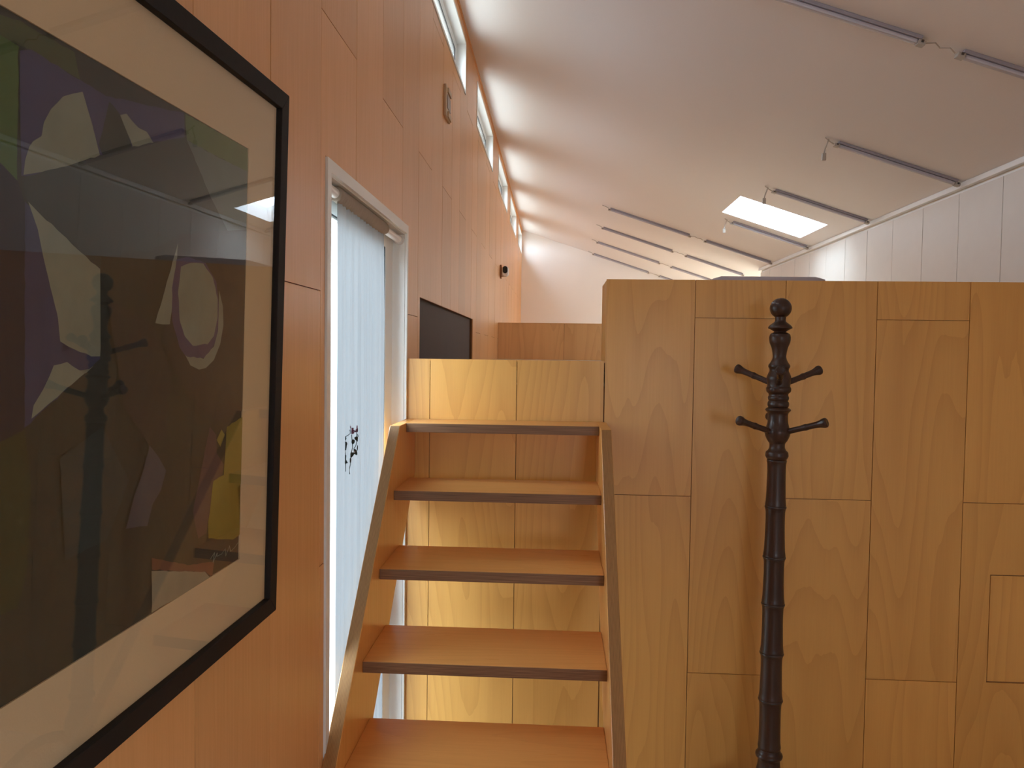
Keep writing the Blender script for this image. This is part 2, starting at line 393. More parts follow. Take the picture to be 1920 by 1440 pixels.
hd = tag(grid_slab('door_2', HATCH[0], HATCH[1], HATCH[2], HATCH[3], [], -.009, -.0025, lambda u, v, w: (u, YP-w, v), 'birch'), 'small flush plywood access hatch low in the partition', kind='structure')
wm = tag(box('wall_middle', (XL, 7.00, LOFT), (XR+1.39, 7.09, 1.921), 'backing'), 'low plywood wall across the loft', kind='structure')
for k in range(0, 9):
    xa = XL+.001 + .295*k*2; xb = min(xa+.59, XR+1.3)
    if xb-xa < .05: continue
    box('panel', (xa, 6.992, LOFT+.001), (xb-.003, 7.00, 1.923), 'loft', wm)
box('cap', (XL, 6.99, 1.921), (XR+1.39, 7.095, 1.926), 'loft', wm)

# ---------------------------------------------------------------- niche in the left wall
nb = tag(box('niche_fill', (-.60, NICHE[0], NICHE[2]-.1), (-.545, NICHE[1], NICHE[3]+.05), 'niche'), 'dark brown sheet standing in for the dark depth of the long low opening in the left wall', kind='structure')  # dark colour stands in for the unlit depth of the niche

# ---------------------------------------------------------------- glazed door with casing, sash and pane
d1 = empty('door_1', (XL, 2.25, FLOOR), 'tall white framed glass door beside the stairs', kind='structure')
Y0, Y1, Z0, Z1 = DOORW
LM = lambda u, v, w: (w, u, v)
rel(grid_slab('casing', Y0-CAS+.001, Y1+CAS*.7-.002, Z0, Z1+CAS-.001, [(Y0, Y1, Z0-1, Z1)], XL-.006, XL+.004, LM, 'white'), d1)
rel(grid_slab('reveal', Y0-.0005, Y1+.0005, Z0, Z1+.0005, [(Y0+.004, Y1-.004, Z0-1, Z1-.004)], -.612, XL-.004, LM, 'white'), d1)
rel(grid_slab('sash', Y0+.004, Y1-.004, Z0+.001, Z1-.004, [(Y0+.052, Y1-.118, Z0+.09, Z1-.062)], -.605, -.572, LM, 'upvc'), d1)
rel(grid_slab('gasket', Y0+.0515, Y1-.1175, Z0+.0895, Z1-.0615, [(Y0+.057, Y1-.123, Z0+.095, Z1-.067)], -.582, -.5735, LM, 'gasket'), d1)
rel(box('pane', (-.581, Y0+.052, Z0+.09), (-.576, Y1-.118, Z1-.062), 'doorglass'), d1)
portal('portal_door', (-.63, (Y0+Y1)/2, (Z0+Z1)/2), (0, -math.pi/2, 0), Z1-Z0, Y1-Y0)

# curtain rod and its sheer curtain
RX, RZ = -.5475, 2.036
rod = empty('curtain_rod', (RX, 2.25, RZ), 'white curtain rod across the top of the glass door', 'curtain rod')
R90 = lambda y: Matrix.Translation((RX, y, RZ)) @ Matrix.Rotation(-math.pi/2, 4, 'X')
bm = bmesh.new(); lathe(bm, [(0, 0), (.0125, 0), (.0125, Y1-Y0-.04), (0, Y1-Y0-.04)], 28, R90(Y0+.02))
rel(finish(bm, 'pole', 'whiteplastic', smooth=False), rod)
for y in (Y0+.0045, Y1-.0345):
    bm = bmesh.new(); lathe(bm, [(0, 0), (.015, 0), (.0162, .003), (.0162, .010), (.0140, .012), (.0140, .022), (.0155, .024), (.0155, .029), (0, .03)], 28, R90(y))
    rel(finish(bm, 'end_cap', 'whiteplastic'), rod)
def wav(y, z):
    t = min(1, max(0, (2.03-z)/.25)); a = .0030 + .0065*t
    return RX + a*(math.sin(y*168+.5*math.sin(z*1.7)) + .7*math.sin(y*83+1.3) + .45*math.sin(y*271+.4*math.sin(z*2)))*.50 + .002*math.sin(z*1.3+y*9)
CY0, CY1 = 1.915, 2.444
cur = empty('curtain', (RX, 2.18, RZ), 'white sheer curtain hanging in the glass door with embroidered sprigs', 'curtain')
vs2, fs = [], []
NY, NZ = 220, 30
for j in range(NZ+1):
    z = 2.022 - (2.022-.115)*j/NZ
    for i in range(NY+1):
        y = CY0 + (CY1-CY0)*i/NY + .012*(j/NZ)*(1 if i > NY/2 else -1)*abs(i/NY-.5)
        vs2.append((wav(y, z), y, z))
for j in range(NZ):
    for i in range(NY):
        a = j*(NY+1)+i; fs.append((a, a+1, a+NY+2, a+NY+1))
rel(mesh('cloth', vs2, fs, 'curtain', smooth=True), cur)
# shirred pocket gathered round the rod
vs2, fs = [], []; NS, NT = 26, 200
for i in range(NT+1):
    y = CY0-.012 + (CY1-CY0+.02)*i/NT
    for k in range(NS):
        a = 2*math.pi*k/NS
        r = .0178 + .0011*math.sin(y*310+.8*math.sin(a)) + .0007*math.sin(y*173+1.1*a)
        vs2.append((RX+r*math.cos(a), y, RZ+r*math.sin(a)))
for i in range(NT):
    for k in range(NS): fs.append((i*NS+k, i*NS+(k+1) % NS, (i+1)*NS+(k+1) % NS, (i+1)*NS+k))
fs.append(tuple(range(NS))[::-1]); fs.append(tuple(range(NT*NS, NT*NS+NS)))
rel(mesh('rod_pocket', vs2, fs, 'pocket', smooth=True), cur)
hem = rel(box('hem', (RX-.007, CY0-.003, .115), (RX+.007, CY1+.003, .150), 'curtain'), cur)
stems = [[(2.0351, 1.4435), (2.0029, 1.4165), (1.9992, 1.3857), (1.9912, 1.3566), (1.9915, 1.3393)], [(2.0555, 1.4285), (2.0585, 1.3948), (2.0522, 1.3718), (2.0437, 1.3492), (2.0308, 1.3263)],
         [(2.1017, 1.4298), (2.1046, 1.4064), (2.0886, 1.384)], [(2.0761, 1.4276), (2.0789, 1.4033)], [(2.0824, 1.4582), (2.0735, 1.441)], [(2.0749, 1.3725), (2.0779, 1.3408)]]
bm = bmesh.new()
for s in stems:
    pts = []
    for (a, b_) in zip(s, s[1:]):
        for q in range(6): t = q/6; pts.append((a[0]+(b_[0]-a[0])*t, a[1]+(b_[1]-a[1])*t))
    pts.append(s[-1]); tube(bm, [(wav(y, z)+.0024, y, z) for y, z in pts], .0009, 5)
def leafshape(bm, y, z, w, h, ang):
    ca, sa = math.cos(ang), math.sin(ang); ring = []
    for q in range(10):
        t = 2*math.pi*q/10; a = 2.1*w*math.sin(t)*(.6+.4*abs(math.cos(t/2))); b_ = 1.3*h*math.cos(t)
        yy, zz = y+a*ca-b_*sa, z+a*sa+b_*ca
        ring.append(bm.verts.new((wav(yy, zz)+.0034, yy, zz)))
    bm.faces.new(ring)
for (y, z, w, h, an) in ((2.0032, 1.4037, .009, .0065, .5), (1.997, 1.406, .005, .006, -.3), (2.010, 1.407, .004, .007, -.5), (1.9943, 1.4198, .0028, .006, -.4), (2.001, 1.4245, .003, .003, 0), (2.0582, 1.4092, .0035, .005, .1), (2.1045, 1.4113, .008, .005, -.3),
                         (2.098, 1.414, .003, .005, .5), (2.121, 1.4181, .004, .005, -.6), (2.1074, 1.3866, .003, .006, -.3), (2.0958, 1.3765, .007, .005, -.7), (2.006, 1.3685, .009, .0045, -.8), (2.0079, 1.3799, .004, .003, -.4), (2.0521, 1.3742, .006, .005, .3), (2.046, 1.379, .003, .003, .6), (2.0434, 1.3611, .004, .006, .3)):
    leafshape(bm, y, z, w, h, an)
tag(rel(finish(bm, 'embroidered_sprig', 'leaf'), cur), kind='stuff')
bm = bmesh.new()
for (y, z, w, h, an) in ((2.0328, 1.4485, .006, .003, -.4), (2.040, 1.4515, .005, .002, -.6), (2.0345, 1.4445, .004, .003, 0), (2.0554, 1.4435, .003, .003, 0), (2.0554, 1.4385, .0045, .0025, 0), (2.0554, 1.433, .004, .0025, 0), (2.103, 1.4334, .0075, .0025, 0), (2.1028, 1.4431, .003, .005, 0), (2.103, 1.438, .005, .002, 0)):
    leafshape(bm, y, z, w, h, an)
tag(rel(finish(bm, 'embroidered_flower', 'petal'), cur), kind='stuff')

# ---------------------------------------------------------------- clerestory windows
for i, (y0, y1, z0, z1) in enumerate(CLER):
    lab = ['high strip window behind the viewer', 'high strip window above the framed picture', 'nearest high strip window in view, above the wall control', 'second high strip window of the row along the ceiling',
           'third high strip window of the row along the ceiling', 'fourth high strip window of the row along the ceiling', 'farthest high strip window beside the white end wall'][i]
    w = empty('window_%d' % (i+10), (XL, (y0+y1)/2, (z0+z1)/2), lab, kind='structure')
    rel(grid_slab('casing', y0-.010, y1+.010, z0-.009, z1+.010, [(y0+.006, y1-.006, z0+.006, z1-.006)], XL-.006, XL+.003, LM, 'white'), w)
    rel(grid_slab('shadow_gap', y0-.012, y1+.012, z0-.012, z1+.012, [(y0-.008, y1+.008, z0-.008, z1+.008)], XL-.0059, XL-.002, LM, 'gasket'), w)
    rel(grid_slab('reveal', y0, y1, z0, z1, [(y0+.005, y1-.005, z0+.005, z1-.005)], -.612, XL-.005, LM, 'white'), w)
    rel(grid_slab('sash', y0+.005, y1-.005, z0+.005, z1-.005, [(y0+.05, y1-.05, z0+.045, z1-.045)], -.606, -.575, LM, 'upvc'), w)
    rel(grid_slab('gasket', y0+.0495, y1-.0495, z0+.0445, z1-.0445, [(y0+.053, y1-.053, z0+.048, z1-.048)], -.584, -.5765, LM, 'gasket'), w)
    rel(box('pane', (-.583, y0+.05, z0+.045), (-.578, y1-.05, z1-.045), 'glass'), w)
    portal('portal_clerestory', (-.63, (y0+y1)/2, (z0+z1)/2), (0, -math.pi/2, 0), z1-z0, y1-y0)
pr = portal('portal_skylight', cmap(1.64, 6.19, .15), (0, math.atan(SL), 0), .7, .7)
portal('portal_rear', ((REAR_FILL[0]+REAR_FILL[1])/2, YREAR-.12, (REAR_FILL[2]+REAR_FILL[3])/2), (math.pi/2, 0, 0), REAR_FILL[1]-REAR_FILL[0], REAR_FILL[3]-REAR_FILL[2])
portal('portal_alcove', (3.62, 9.8, 1.90), (0, math.pi/2, 0), .5, 2.6)
portal('portal_right', (XR+.12, -1.45, 1.525), (0, math.pi/2, 0), .95, .5)

# ---------------------------------------------------------------- staircase
stair = empty('staircase', (-.175, 2.3, FLOOR), 'open wooden ladder stair with plywood treads climbing to the loft', 'staircase')
XI0, XI1, TH = -.492, .142, .032
ZT, YT, RISE, RUN = 1.417, 2.552, .1905, .1895
def yfront(z): return 2.452 - (1.417-z)*.985
def stringer(x0, x1):
    prof = [(yfront(FLOOR), FLOOR), (yfront(FLOOR)+.40, FLOOR), (YP-.002, 1.23), (YP-.002, ZT), (yfront(ZT), ZT)]
    # back edge runs parallel to the front edge until it meets the partition
    n_ = len(prof)
    v = [(x0, y, z) for y, z in prof] + [(x1, y, z) for y, z in prof]
    f = [tuple(range(n_))[::-1], tuple(range(n_, 2*n_))] + [(i, (i+1) % n_, n_+(i+1) % n_, n_+i) for i in range(n_)]
    mi = [0, 0, 0, 1, 0, 0, 1]
    bm = bmesh.new(); bv = [bm.verts.new(p) for p in v]
    for ff_, k in zip(f, mi): bm.faces.new([bv[i] for i in ff_]).material_index = k
    e = [e_ for e_ in bm.edges]
    bmesh.ops.bevel(bm, geom=e, offset=.0012, segments=1, affect='EDGES')
    return rel(finish(bm, 'stringer', ['stringer', 'stringer_edge']), stair)
stringer(XI0-TH, XI0); stringer(XI1, XI1+TH)
for i in range(7):
    z = ZT - RISE*i; yf = YT - RUN*i; dp = min(.278, YP-.002-yf) if i != 1 else .255
    bm = bmesh.new(); addbox(bm, (XI0+.0005, yf, z-.030), (XI1-.0005, yf+dp, z), .0015)
    for f in bm.faces:
        if f.normal.y < -.7 or f.normal.y > .7: f.material_index = 1
    rel(finish(bm, 'tread', ['tread', 'tread_edge']), stair)

# ---------------------------------------------------------------- coat stand
SX, SY = .6965, 2.500
cstand = empty('coat_stand', (SX, SY, FLOOR), 'dark turned wooden coat stand with bamboo-like shaft and pegs', 'coat stand')
mpp = 2.5/1470.0
def zpx(py): return 1.802 - (py-579)*mpp*.9995
def prof_px(rows): return [(w/2*mpp, zpx(540+yy/4.234)) for yy, w in rows]
def stand_part(name, prof, mat='stand', seg=48, n_=4):
    prof = sorted(prof, key=lambda p: p[1])
    pr_ = smoothprof(prof, n_)
    pr_ = [(0, pr_[0][1])] + pr_ + [(0, pr_[-1][1])]
    bm = bmesh.new(); lathe(bm, pr_, seg, Matrix.Translation((SX, SY, 0)))
    return rel(finish(bm, name, mat, smooth=True), cstand)
rb = 38.7/2*mpp; zb_ = zpx(578.5)
ball = [(rb*math.sin(t), zb_ - rb*.97*math.cos(t)) for t in [math.pi*(.14+.86*i/18) for i in range(19)]]
ball[-1] = (.002, ball[-1][1]); stand_part('finial', ball, n_=2)
stand_part('upper_turning', prof_px([(222, 20), (240, 19.5), (258, 19), (270, 22), (290, 34), (303, 40), (318, 42.5), (328, 34), (344, 22), (352, 24), (362, 33), (380, 37.2), (400, 38), (430, 36), (470, 29), (520, 24.5), (550, 24.5), (575, 29), (592, 34), (600, 36)]))
stand_part('peg_block', prof_px([(592, 33), (602, 37), (612, 38.5), (622, 38), (632, 35), (650, 34), (670, 38), (695, 42.5), (715, 43.5), (735, 42), (755, 41), (772, 41), (785, 44), (800, 44), (815, 42), (830, 35), (845, 35), (855, 37), (868, 37), (880, 35), (886, 34), (895, 37), (912, 38.2), (926, 37), (936, 34)]))
stand_part('lower_block', prof_px([(936, 36), (945, 42), (955, 45.5), (965, 43), (985, 36), (1040, 36), (1075, 39), (1100, 43), (1130, 45.5), (1160, 43), (1190, 37), (1212, 30), (1222, 28), (1250, 28), (1270, 32), (1285, 39), (1300, 40.5), (1318, 41), (1332, 38), (1342, 35)]))
# bamboo shaft: nodes and tapered segments
nodes_px = [(858, 35), (946, 36), (1040, 38.5), (1128, 39.5), (1221, 40.5), (1309, 41.5), (1402, 40)]
for (ya, wa), (yb, wb) in zip(nodes_px, nodes_px[1:]):
    pr_ = []
    for t, g in ((0, 1.0), (.03, 1.02), (.10, .955), (.3, .93), (.6, .95), (.85, .985), (.955, 1.04), (1, 1.0)):
        pr_.append(((wa+(wb-wa)*t)/2*mpp*g, zpx(ya+(yb-ya)*t)))
    stand_part('shaft_segment', pr_)
for (ya, wa) in nodes_px[1:-1]:
    stand_part('node_ring', [((wa*1.0)/2*mpp, zpx(ya+3)), (wa*1.075/2*mpp, zpx(ya+1.2)), (wa*1.075/2*mpp, zpx(ya-1.2)), (wa*1.0/2*mpp, zpx(ya-3))], 'standring')
zl = zpx(1402)
stand_part('base_turning', [(.034, zl), (.036, zl-.01), (.0415, zl-.018), (.041, zl-.026), (.034, zl-.034), (.036, zl-.06), (.046, zl-.10), (.050, zl-.14), (.040, zl-.19), (.030, zl-.22), (.034, zl-.235), (.034, FLOOR+.06), (.022, FLOOR+.045)])
for k in range(4):
    a = math.radians(45+90*k); ca, sa = math.cos(a), math.sin(a)
    pts = []; tp = []
    for t in [i/14 for i in range(15)]:
        r = .02 + .235*t; z = FLOOR+.15+.05*math.sin(t*math.pi*.9)-.135*t**1.6
        pts.append((SX+r*ca, SY+r*sa, z)); tp.append(.019-.006*t)
    pts[-1] = (pts[-1][0], pts[-1][1], FLOOR+.0145)
    bm = bmesh.new(); tube(bm, pts, .016, 12, taper=tp); rel(finish(bm, 'leg', 'stand', smooth=True), cstand)
def peg(az, z0, rise, L, r0=.030):
    d = Vector((math.cos(az)*math.cos(rise), math.sin(az)*math.cos(rise), math.sin(rise)))
    base = Vector((SX, SY, z0)) + Vector((math.cos(az), math.sin(az), 0))*r0*.75
    q = Vector((0, 0, 1)).rotation_difference(d).to_matrix().to_4x4()
    L2 = L/math.cos(rise) - r0*.75
    pr_ = smoothprof([(.0085, 0), (.0092, L2*.2), (.0090, L2*.40), (.0106, L2*.49), (.0106, L2*.52), (.0094, L2*.57), (.0100, L2*.76), (.0122, L2*.85), (.0150, L2*.92), (.0150, L2*.975), (.0115, L2)], 3)
    bm = bmesh.new(); lathe(bm, [(0, 0)] + pr_ + [(0, L2*.99)], 14, Matrix.Translation(base) @ q)
    rel(finish(bm, 'peg', 'stand', smooth=False), cstand)
for az in (140, 16, -104): peg(math.radians(az), zpx(717), math.radians(20), .145)
for az in (204.4, -35.6, 84.4): peg(math.radians(az), zpx(806), math.radians(17), .150)

# ---------------------------------------------------------------- framed abstract picture
T = Vector((-.445, 1.28322603, 2.06844203)); PD = Vector((.03252639, .99936637, .01445285)); PE = Vector((.02988626, -.01542654, .99943426)); PN = Vector((.99902395, -.03207605, -.03036909))
def pmap(u, v, w=0): return T + PD*u + PE*v + PN*w
U0, U1, V0, V1 = -1.058, 0.0, -.861, 0.0
pic = empty('framed_picture', tuple(pmap((U0+U1)/2, V0, 0)), 'large black framed abstract painting hanging under glass on the left wall', 'picture')
fwid = .0285
def moulding(pts, w0, w1):
    """mitred side: outer pair, inner pair"""
    (o0, o1, i1, i0) = pts; b_ = .0018
    v = [pmap(*p, w0) for p in pts] + [pmap(*p, w1) for p in pts]
    return v, [(3, 2, 1, 0), (4, 5, 6, 7), (0, 1, 5, 4), (1, 2, 6, 5), (2, 3, 7, 6), (3, 0, 4, 7)]
corners = [(U0, V0), (U1, V0), (U1, V1), (U0, V1)]; inner = [(U0+fwid, V0+fwid), (U1-fwid, V0+fwid), (U1-fwid, V1-fwid), (U0+fwid, V1-fwid)]
for i in range(4):
    j = (i+1) % 4
    v, f = moulding((corners[i], corners[j], inner[j], inner[i]), -.018, 0)
    bm = bmesh.new(); bv = [bm.verts.new(p) for p in v]
    for q in f: bm.faces.new([bv[t] for t in q])
    bmesh.ops.bevel(bm, geom=bm.edges[:], offset=.0008, segments=1, affect='EDGES')
    rel(finish(bm, 'frame_side', 'frame'), pic)
IU0, IU1, IV0, IV1 = U0+fwid-.001, U1-fwid+.001, V0+fwid-.001, V1-fwid+.001
PU0, PU1, PV0, PV1 = -.930, -.1275, -.7380, -.1170
rel(grid_slab('mat_board', IU0, IU1, IV0, IV1, [(PU0, PU1, PV0, PV1)], -.0125, -.0105, pmap, 'mat'), pic)
art = rel(grid_slab('painting', PU0-.003, PU1+.003, PV0-.003, PV1+.003, [], -.0140, -.0126, pmap, 'p_base'), pic)
rel(grid_slab('backing_board', IU0, IU1, IV0, IV1, [], -.0175, -.0145, pmap, 'backing'), pic)
rel(grid_slab('pane', IU0, IU1, IV0, IV1, [], -.0070, -.0050, pmap, 'pglass'), pic)
SHAPES = [
('green',[(-.6279,-.1419),(-.6055,-.1425),(-.6057,-.2618),(-.6271,-.2502),(-.6628,-.2302),(-.6632,-.1447)]),
('olive',[(-.6342,-.1265),(-.6024,-.1205),(-.5288,-.1208),(-.5201,-.1447),(-.5886,-.141),(-.6035,-.1418),(-.6279,-.1419)]),
('purple',[(-.6035,-.1464),(-.5886,-.141),(-.5201,-.1447),(-.514,-.1559),(-.4866,-.2113),(-.5428,-.2388),(-.601,-.2562)]),
('purple',[(-.5201,-.1447),(-.4761,-.1468),(-.3162,-.1186),(-.3125,-.1479),(-.3879,-.1734),(-.451,-.1961),(-.4866,-.2113)]),
('darkgreen',[(-.4713,-.1509),(-.4519,-.1575),(-.4278,-.1881),(-.4821,-.2091),(-.4878,-.1995)]),
('pale',[(-.5157,-.1548),(-.5087,-.1675),(-.5006,-.1812),(-.4932,-.1965),(-.4866,-.2113),(-.5186,-.2257),(-.5429,-.2363),(-.5731,-.2464),(-.5983,-.2546),(-.5964,-.2409),(-.5911,-.2276),(-.5863,-.2216),(-.5749,-.2139),(-.5722,-.2009),(-.5628,-.1859),(-.5516,-.1751),(-.5455,-.1687),(-.5321,-.162)]),
('pale',[(-.4518,-.1598),(-.44,-.1547),(-.4307,-.159),(-.4158,-.1638),(-.3995,-.1636),(-.3845,-.1726),(-.4257,-.1882)]),
('grass',[(-.3136,-.1185),(-.1293,-.1165),(-.1274,-.1506),(-.2363,-.1511),(-.3084,-.1495)]),
('teal',[(-.3084,-.1495),(-.2363,-.1511),(-.1274,-.1506),(-.1227,-.2353),(-.1913,-.2526),(-.2414,-.2093)]),
('slate',[(-.601,-.2585),(-.4866,-.2113),(-.3936,-.1748),(-.3151,-.1486),(-.2414,-.2093),(-.1829,-.2515),(-.3172,-.2698),(-.3899,-.2984),(-.4817,-.3147),(-.4841,-.3289),(-.594,-.2777)]),
('night',[(-.6627,-.2561),(-.6271,-.2502),(-.6057,-.2618),(-.5974,-.2793),(-.5952,-.4864),(-.6252,-.495),(-.6615,-.504)]),
('blue',[(-.5967,-.2782),(-.5762,-.2879),(-.5565,-.3638),(-.544,-.4154),(-.4825,-.4048),(-.4821,-.423),(-.5148,-.4404),(-.5945,-.4855)]),
('pale',[(-.5926,-.2775),(-.5762,-.2864),(-.4841,-.3289),(-.4822,-.4207),(-.4977,-.4204),(-.5337,-.4102),(-.5466,-.405),(-.55,-.3842),(-.5605,-.3538),(-.5721,-.3246),(-.5796,-.3008)]),
('pale',[(-.5556,-.4283),(-.5358,-.4262),(-.5061,-.4379),(-.493,-.43),(-.5861,-.4774),(-.5834,-.4651),(-.5704,-.4508),(-.5616,-.4384)]),
('brown',[(-.325,-.2709),(-.1227,-.2353),(-.1248,-.5095),(-.2118,-.5172),(-.296,-.4739),(-.3631,-.4045),(-.3343,-.3381)]),
('pale',[(-.3259,-.2823),(-.3309,-.3246),(-.3416,-.384),(-.3757,-.3829),(-.3508,-.3327),(-.3344,-.2985)]),
('violet',[(-.3291,-.3019),(-.3028,-.2964),(-.2527,-.2981),(-.2207,-.3228),(-.2074,-.3666),(-.217,-.4042),(-.2472,-.4275),(-.2978,-.4265),(-.3187,-.4112),(-.3367,-.3779),(-.3381,-.3383)]),
('pale',[(-.2122,-.3333),(-.1997,-.355),(-.1968,-.3814),(-.2055,-.4079),(-.2238,-.4302),(-.2466,-.4406),(-.266,-.4421),(-.2891,-.4358),(-.3035,-.4216),(-.2979,-.4237),(-.2547,-.4273),(-.2246,-.4116),(-.2128,-.3892),(-.2106,-.3667)]),
('pale',[(-.3184,-.3101),(-.2957,-.3024),(-.26,-.3009),(-.232,-.3163),(-.2165,-.3447),(-.2153,-.3706),(-.2253,-.3968),(-.2434,-.4079),(-.2845,-.4099),(-.3058,-.3975),(-.3186,-.3774),(-.3237,-.344)]),
('brown',[(-.4713,-.359),(-.3756,-.3867),(-.337,-.4444),(-.3469,-.5237),(-.3853,-.5287),(-.439,-.4765)]),
('mist',[(-.3841,-.5289),(-.3647,-.5445),(-.3455,-.5654),(-.3572,-.5887),(-.3749,-.6017),(-.3859,-.6253),(-.4302,-.6181),(-.4151,-.584),(-.3991,-.5617)]),
('yellow',[(-.1796,-.5282),(-.1225,-.5179),(-.1208,-.621),(-.1466,-.6245),(-.1223,-.6995),(-.1499,-.7025),(-.2285,-.6811),(-.2343,-.6194),(-.2162,-.6001),(-.1865,-.5975)]),
('yellow',[(-.2106,-.5439),(-.1964,-.5303),(-.1859,-.5392),(-.1986,-.5554)]),
('mauve',[(-.2323,-.5226),(-.2126,-.5361),(-.2097,-.5631),(-.1873,-.5818),(-.1916,-.5967),(-.2288,-.6017),(-.227,-.6436),(-.2367,-.6715),(-.2595,-.6733),(-.2757,-.633)]),
('moss',[(-.6616,-.4995),(-.6252,-.495),(-.5952,-.4864),(-.5876,-.5351),(-.5903,-.6156),(-.6039,-.6518),(-.6609,-.6509)]),
('slate',[(-.5464,-.521),(-.4778,-.4964),(-.4264,-.5633),(-.4655,-.6215),(-.5367,-.6255)]),
('cream',[(-.3748,-.6839),(-.2375,-.7256),(-.2229,-.7384),(-.2322,-.7409),(-.3732,-.7361)]),
('rust',[(-.2802,-.7044),(-.2109,-.718),(-.2164,-.7396),(-.2375,-.7256),(-.3748,-.6826),(-.3753,-.6673)]),
]
def clip(poly):
    for (ax, lim, sg) in ((0, PU0, 1), (0, PU1, -1), (1, PV0, 1), (1, PV1, -1)):
        out = []
        for a, b_ in zip(poly, poly[1:]+poly[:1]):
            ia, ib = (a[ax]-lim)*sg >= 0, (b_[ax]-lim)*sg >= 0
            if ia: out.append(a)
            if ia != ib:
                t = (lim-a[ax])/(b_[ax]-a[ax]); out.append((a[0]+(b_[0]-a[0])*t, a[1]+(b_[1]-a[1])*t))
        poly = out
        if len(poly) < 3: return []
    return poly
more = [('slate', [(-.90, -.13), (-.70, -.12), (-.66, -.30), (-.78, -.42), (-.93, -.36)]), ('teal', [(-.93, -.45), (-.80, -.43), (-.72, -.52), (-.80, -.66), (-.93, -.62)]),
        ('purple', [(-.72, -.60), (-.66, -.55), (-.64, -.738), (-.76, -.738)])]
for i, (nm, poly) in enumerate(more + SHAPES):
    pts = []
    for a, b_ in zip(poly, poly[1:]+poly[:1]):                 # brushed, slightly wandering outline
        L = math.dist(a, b_); n_ = max(1, int(L/.008))
        for q in range(n_):
            t = q/n_; j = .0 if L < .03 else .0009
            pts.append((a[0]+(b_[0]-a[0])*t + random.uniform(-j, j), a[1]+(b_[1]-a[1])*t + random.uniform(-j, j)))
    pts = clip(pts)
    if not pts: continue
    bm = bmesh.new(); bv = [bm.verts.new(pmap(u, v, -.0125 + .00006*(i+1))) for u, v in pts]
    f = bm.faces.new(bv); bmesh.ops.triangulate(bm, faces=[f])
    me = bpy.data.meshes.new('paint_patch'); bm.to_mesh(me); bm.free()
    o = link('paint_patch', me, 'p_'+nm); o.parent = art
bm = bmesh.new()
SIG = [(-0.224,-0.7113),(-0.2113,-0.7086),(-0.2159,-0.7151),(-0.2031,-0.7093),(-0.2045,-0.7151),(-0.1914,-0.7093),(-0.1894,-0.7161),(-0.1778,-0.7098),(-0.1757,-0.7167),(-0.1637,-0.7111),(-0.1599,-0.7178),(-0.1458,-0.7117),(-0.1346,-0.7146)]
tube(bm, [pmap(u, v+.004*math.sin(i*2.2), -.0101) for i, (u, v) in enumerate(SIG)], .0005, 4)
o = finish(bm, 'signature', 'p_pale'); o.parent = art

# ---------------------------------------------------------------- lamp battens on the ceiling
def cpt(x, y, h): return Vector((x - SL/cs*h, y, zc(x) - h/cs))         # h: distance below the ceiling face
def ibox(name, x0, x1, y0, y1, h0, h1, mat, root, bevel=0):
    ex = Vector((1, 0, -SL)).normalized(); out = []
    bm = bmesh.new(); addbox(bm, (x0, y0, h0), (x1, y1, h1), bevel)
    for v in bm.verts: v.co = cpt(v.co.x, v.co.y, v.co.z)
    return rel(finish(bm, name, mat), root)
def batten(x0, x1, y, label, left_end, right_end):
    r = empty('lamp_batten', tuple(cpt((x0+x1)/2, y, 0)), label, 'lamp', 'slim unlit lamp battens on the sloping ceiling')
    ibox('channel', x0+.02, x1-.02, y-.017, y+.017, .0005, .014, 'batten', r, .002)
    ibox('lamp_tube', x0+.03, x1-.03, y-.011, y+.011, .0142, .030, 'tube', r, .006)
    for xx in ((x0+.003, x0+.03), (x1-.03, x1-.003)):
        e = ibox('end_holder', xx[0], xx[1], y-.015, y+.015, .0143, .032, 'clear', r, .003)
        s = ibox('screw', sum(xx)/2-.004, sum(xx)/2+.004, y-.0195, y-.0155, .016, .024, 'darkscrew', r)
        s.parent = e
    if left_end == 'socket':
        bm = bmesh.new(); tube(bm, [cpt(x0+.004, y, .020), cpt(x0-.02, y-.004, .016), cpt(x0-.035, y-.01, .012), cpt(x0-.05, y-.006, .004)], .0035, 6)
        rel(finish(bm, 'lead', 'clear'), r)
        bm = bmesh.new(); tube(bm, [cpt(x0-.03, y, .004), cpt(x0-.031, y, .06), cpt(x0-.028, y, .085)], .004, 6); 
        rel(finish(bm, 'hanging_lead', 'clear'), r)
        q = cpt(x0-.028, y, .085)
        rel(box('plug', (q.x-.011, q.y-.008, q.z-.034), (q.x+.011, q.y+.008, q.z+.004), 'clear', bevel=.003), r)
    elif left_end == 'wire':
        bm = bmesh.new(); tube(bm, [cpt(x0+.004, y-.006, .010), cpt(x0-.03, y-.003, .004), cpt(x0-.06, y, .0022)], .0018, 5)
        rel(finish(bm, 'lead', 'darkscrew'), r)
    if right_end:
        g = right_end
        bm = bmesh.new(); tube(bm, [cpt(x1-.004, y, .018), cpt(x1+g*.25, y-.012, .010), cpt(x1+g*.5, y+.010, .012), cpt(x1+g*.75, y-.008, .010), cpt(x1+g-.004, y, .018)], .0028, 6)
        rel(finish(bm, 'link_lead', 'clear'), r)
    return r
RUNS = [(2.995, 'nearest the viewer'), (4.235, 'second nearest, left of the white boards'), (5.42, 'just in front of the skylight'), (6.69, 'just behind the skylight'),
        (7.79, 'in the fourth row from the end wall'), (8.94, 'in the third row from the end wall'), (10.08, 'in the second row from the end wall'), (11.24, 'in the row touching the end wall')]
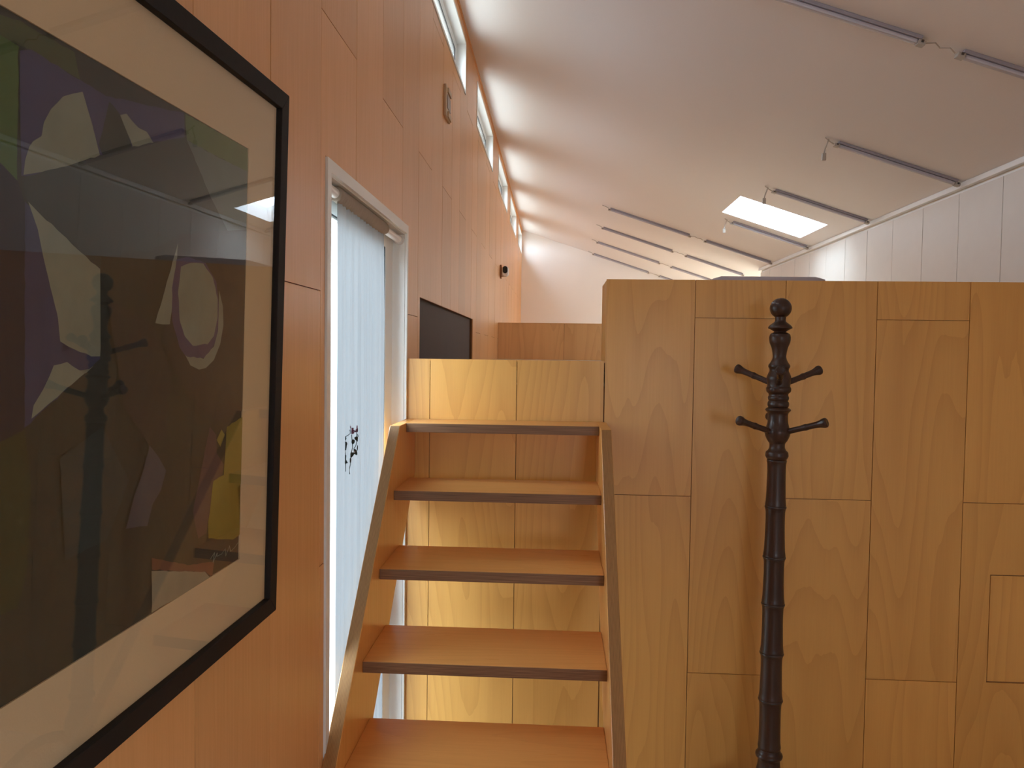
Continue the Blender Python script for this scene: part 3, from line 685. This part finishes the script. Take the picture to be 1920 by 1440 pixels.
for i, (y, w) in enumerate(RUNS):
    full = i in (0, 4, 5, 6, 7)
    if full:
        xg = (1.335, 1.445) if i == 0 else (1.30, 1.42)
        batten(.485, xg[0], y, 'lamp batten, upper left piece of the run ' + w, 'wire', xg[1]-xg[0])
        batten(xg[1], 2.085, y, 'lamp batten, lower right piece of the run ' + w, None, 0)
    else:
        batten(1.435, 2.085, y, 'lamp batten with dangling plug, ' + w, 'socket', 0)

# ---------------------------------------------------------------- small wall devices
th = empty('wall_control', (XL, 3.62, 2.79), 'small beige control plate high on the left wall under the nearest strip window', 'wall control')
rel(box('plate', (XL, 3.555, 2.722), (XL+.011, 3.70, 2.862), 'beige', bevel=.0025), th)
rel(box('display', (XL+.0105, 3.59, 2.765), (XL+.0135, 3.69, 2.825), 'beigedark', bevel=.001), th)
rel(box('upper_lug', (XL+.0105, 3.60, 2.835), (XL+.018, 3.69, 2.858), 'beige', bevel=.002), th)
rel(box('lower_lug', (XL+.0105, 3.60, 2.726), (XL+.018, 3.69, 2.752), 'beige', bevel=.002), th)
sec = empty('security_camera', (XL, 7.17, 2.40), 'small white security camera with black face high on the left wall', 'camera')
rel(box('wall_bracket', (XL, 7.14, 2.335), (XL+.014, 7.20, 2.455), 'woodblock', bevel=.002), sec)
bm = bmesh.new(); tube(bm, [(XL+.013, 7.17, 2.36), (XL+.03, 7.17, 2.355), (XL+.04, 7.16, 2.365)], .008, 8); rel(finish(bm, 'arm', 'whiteplastic'), sec)
cmx, cmz = XL+.048, 2.397
def capsule(r, half, y0, y1, name, mat, cz=0):
    pts = []
    for k in range(24):
        a = 2*math.pi*k/24; pts.append((cmx + r*math.cos(a), cmz+cz + r*math.sin(a) + (half if math.sin(a) > 0 else -half)))
    ins = [(cmx+(x-cmx)*.86, cmz+cz+(z-cmz-cz)*.92) for x, z in pts]
    v = [(x, y0, z) for x, z in ins] + [(x, y0+.008, z) for x, z in pts] + [(x, y1-.012, z) for x, z in pts] + [(x, y1, z) for x, z in ins]; n_ = 24
    f = [tuple(range(n_))[::-1], tuple(range(3*n_, 4*n_))]
    for l_ in range(3):
        for k in range(n_): f.append((l_*n_+k, l_*n_+(k+1) % n_, (l_+1)*n_+(k+1) % n_, (l_+1)*n_+k))
    bm = bmesh.new(); bv = [bm.verts.new(p) for p in v]
    for q in f: bm.faces.new([bv[i] for i in q])
    return rel(finish(bm, name, mat, smooth=False), sec)
capsule(.029, .019, 7.120, 7.20, 'body', 'whiteplastic')
capsule(.0215, .011, 7.114, 7.126, 'lens_face', 'blackgloss', .012)

# ---------------------------------------------------------------- ottoman on the loft behind the partition
ot = empty('ottoman', (.955, 3.78, LOFT), 'pale grey rounded ottoman standing behind the partition, only its top edge showing', 'ottoman')
bm = bmesh.new(); addbox(bm, (.700, 3.60, LOFT+.05), (1.213, 3.98, LOFT+.416), .045)
rel(finish(bm, 'cushion', 'ottoman', smooth=True), ot)
bm = bmesh.new(); addbox(bm, (.715, 3.615, LOFT+.03), (1.198, 3.965, LOFT+.09), .01); rel(finish(bm, 'base', 'ottoside'), ot)
for px, py in ((.74, 3.64), (1.17, 3.64), (.74, 3.94), (1.17, 3.94)): rel(box('leg', (px-.02, py-.02, LOFT), (px+.02, py+.02, LOFT+.035), 'stand'), ot)
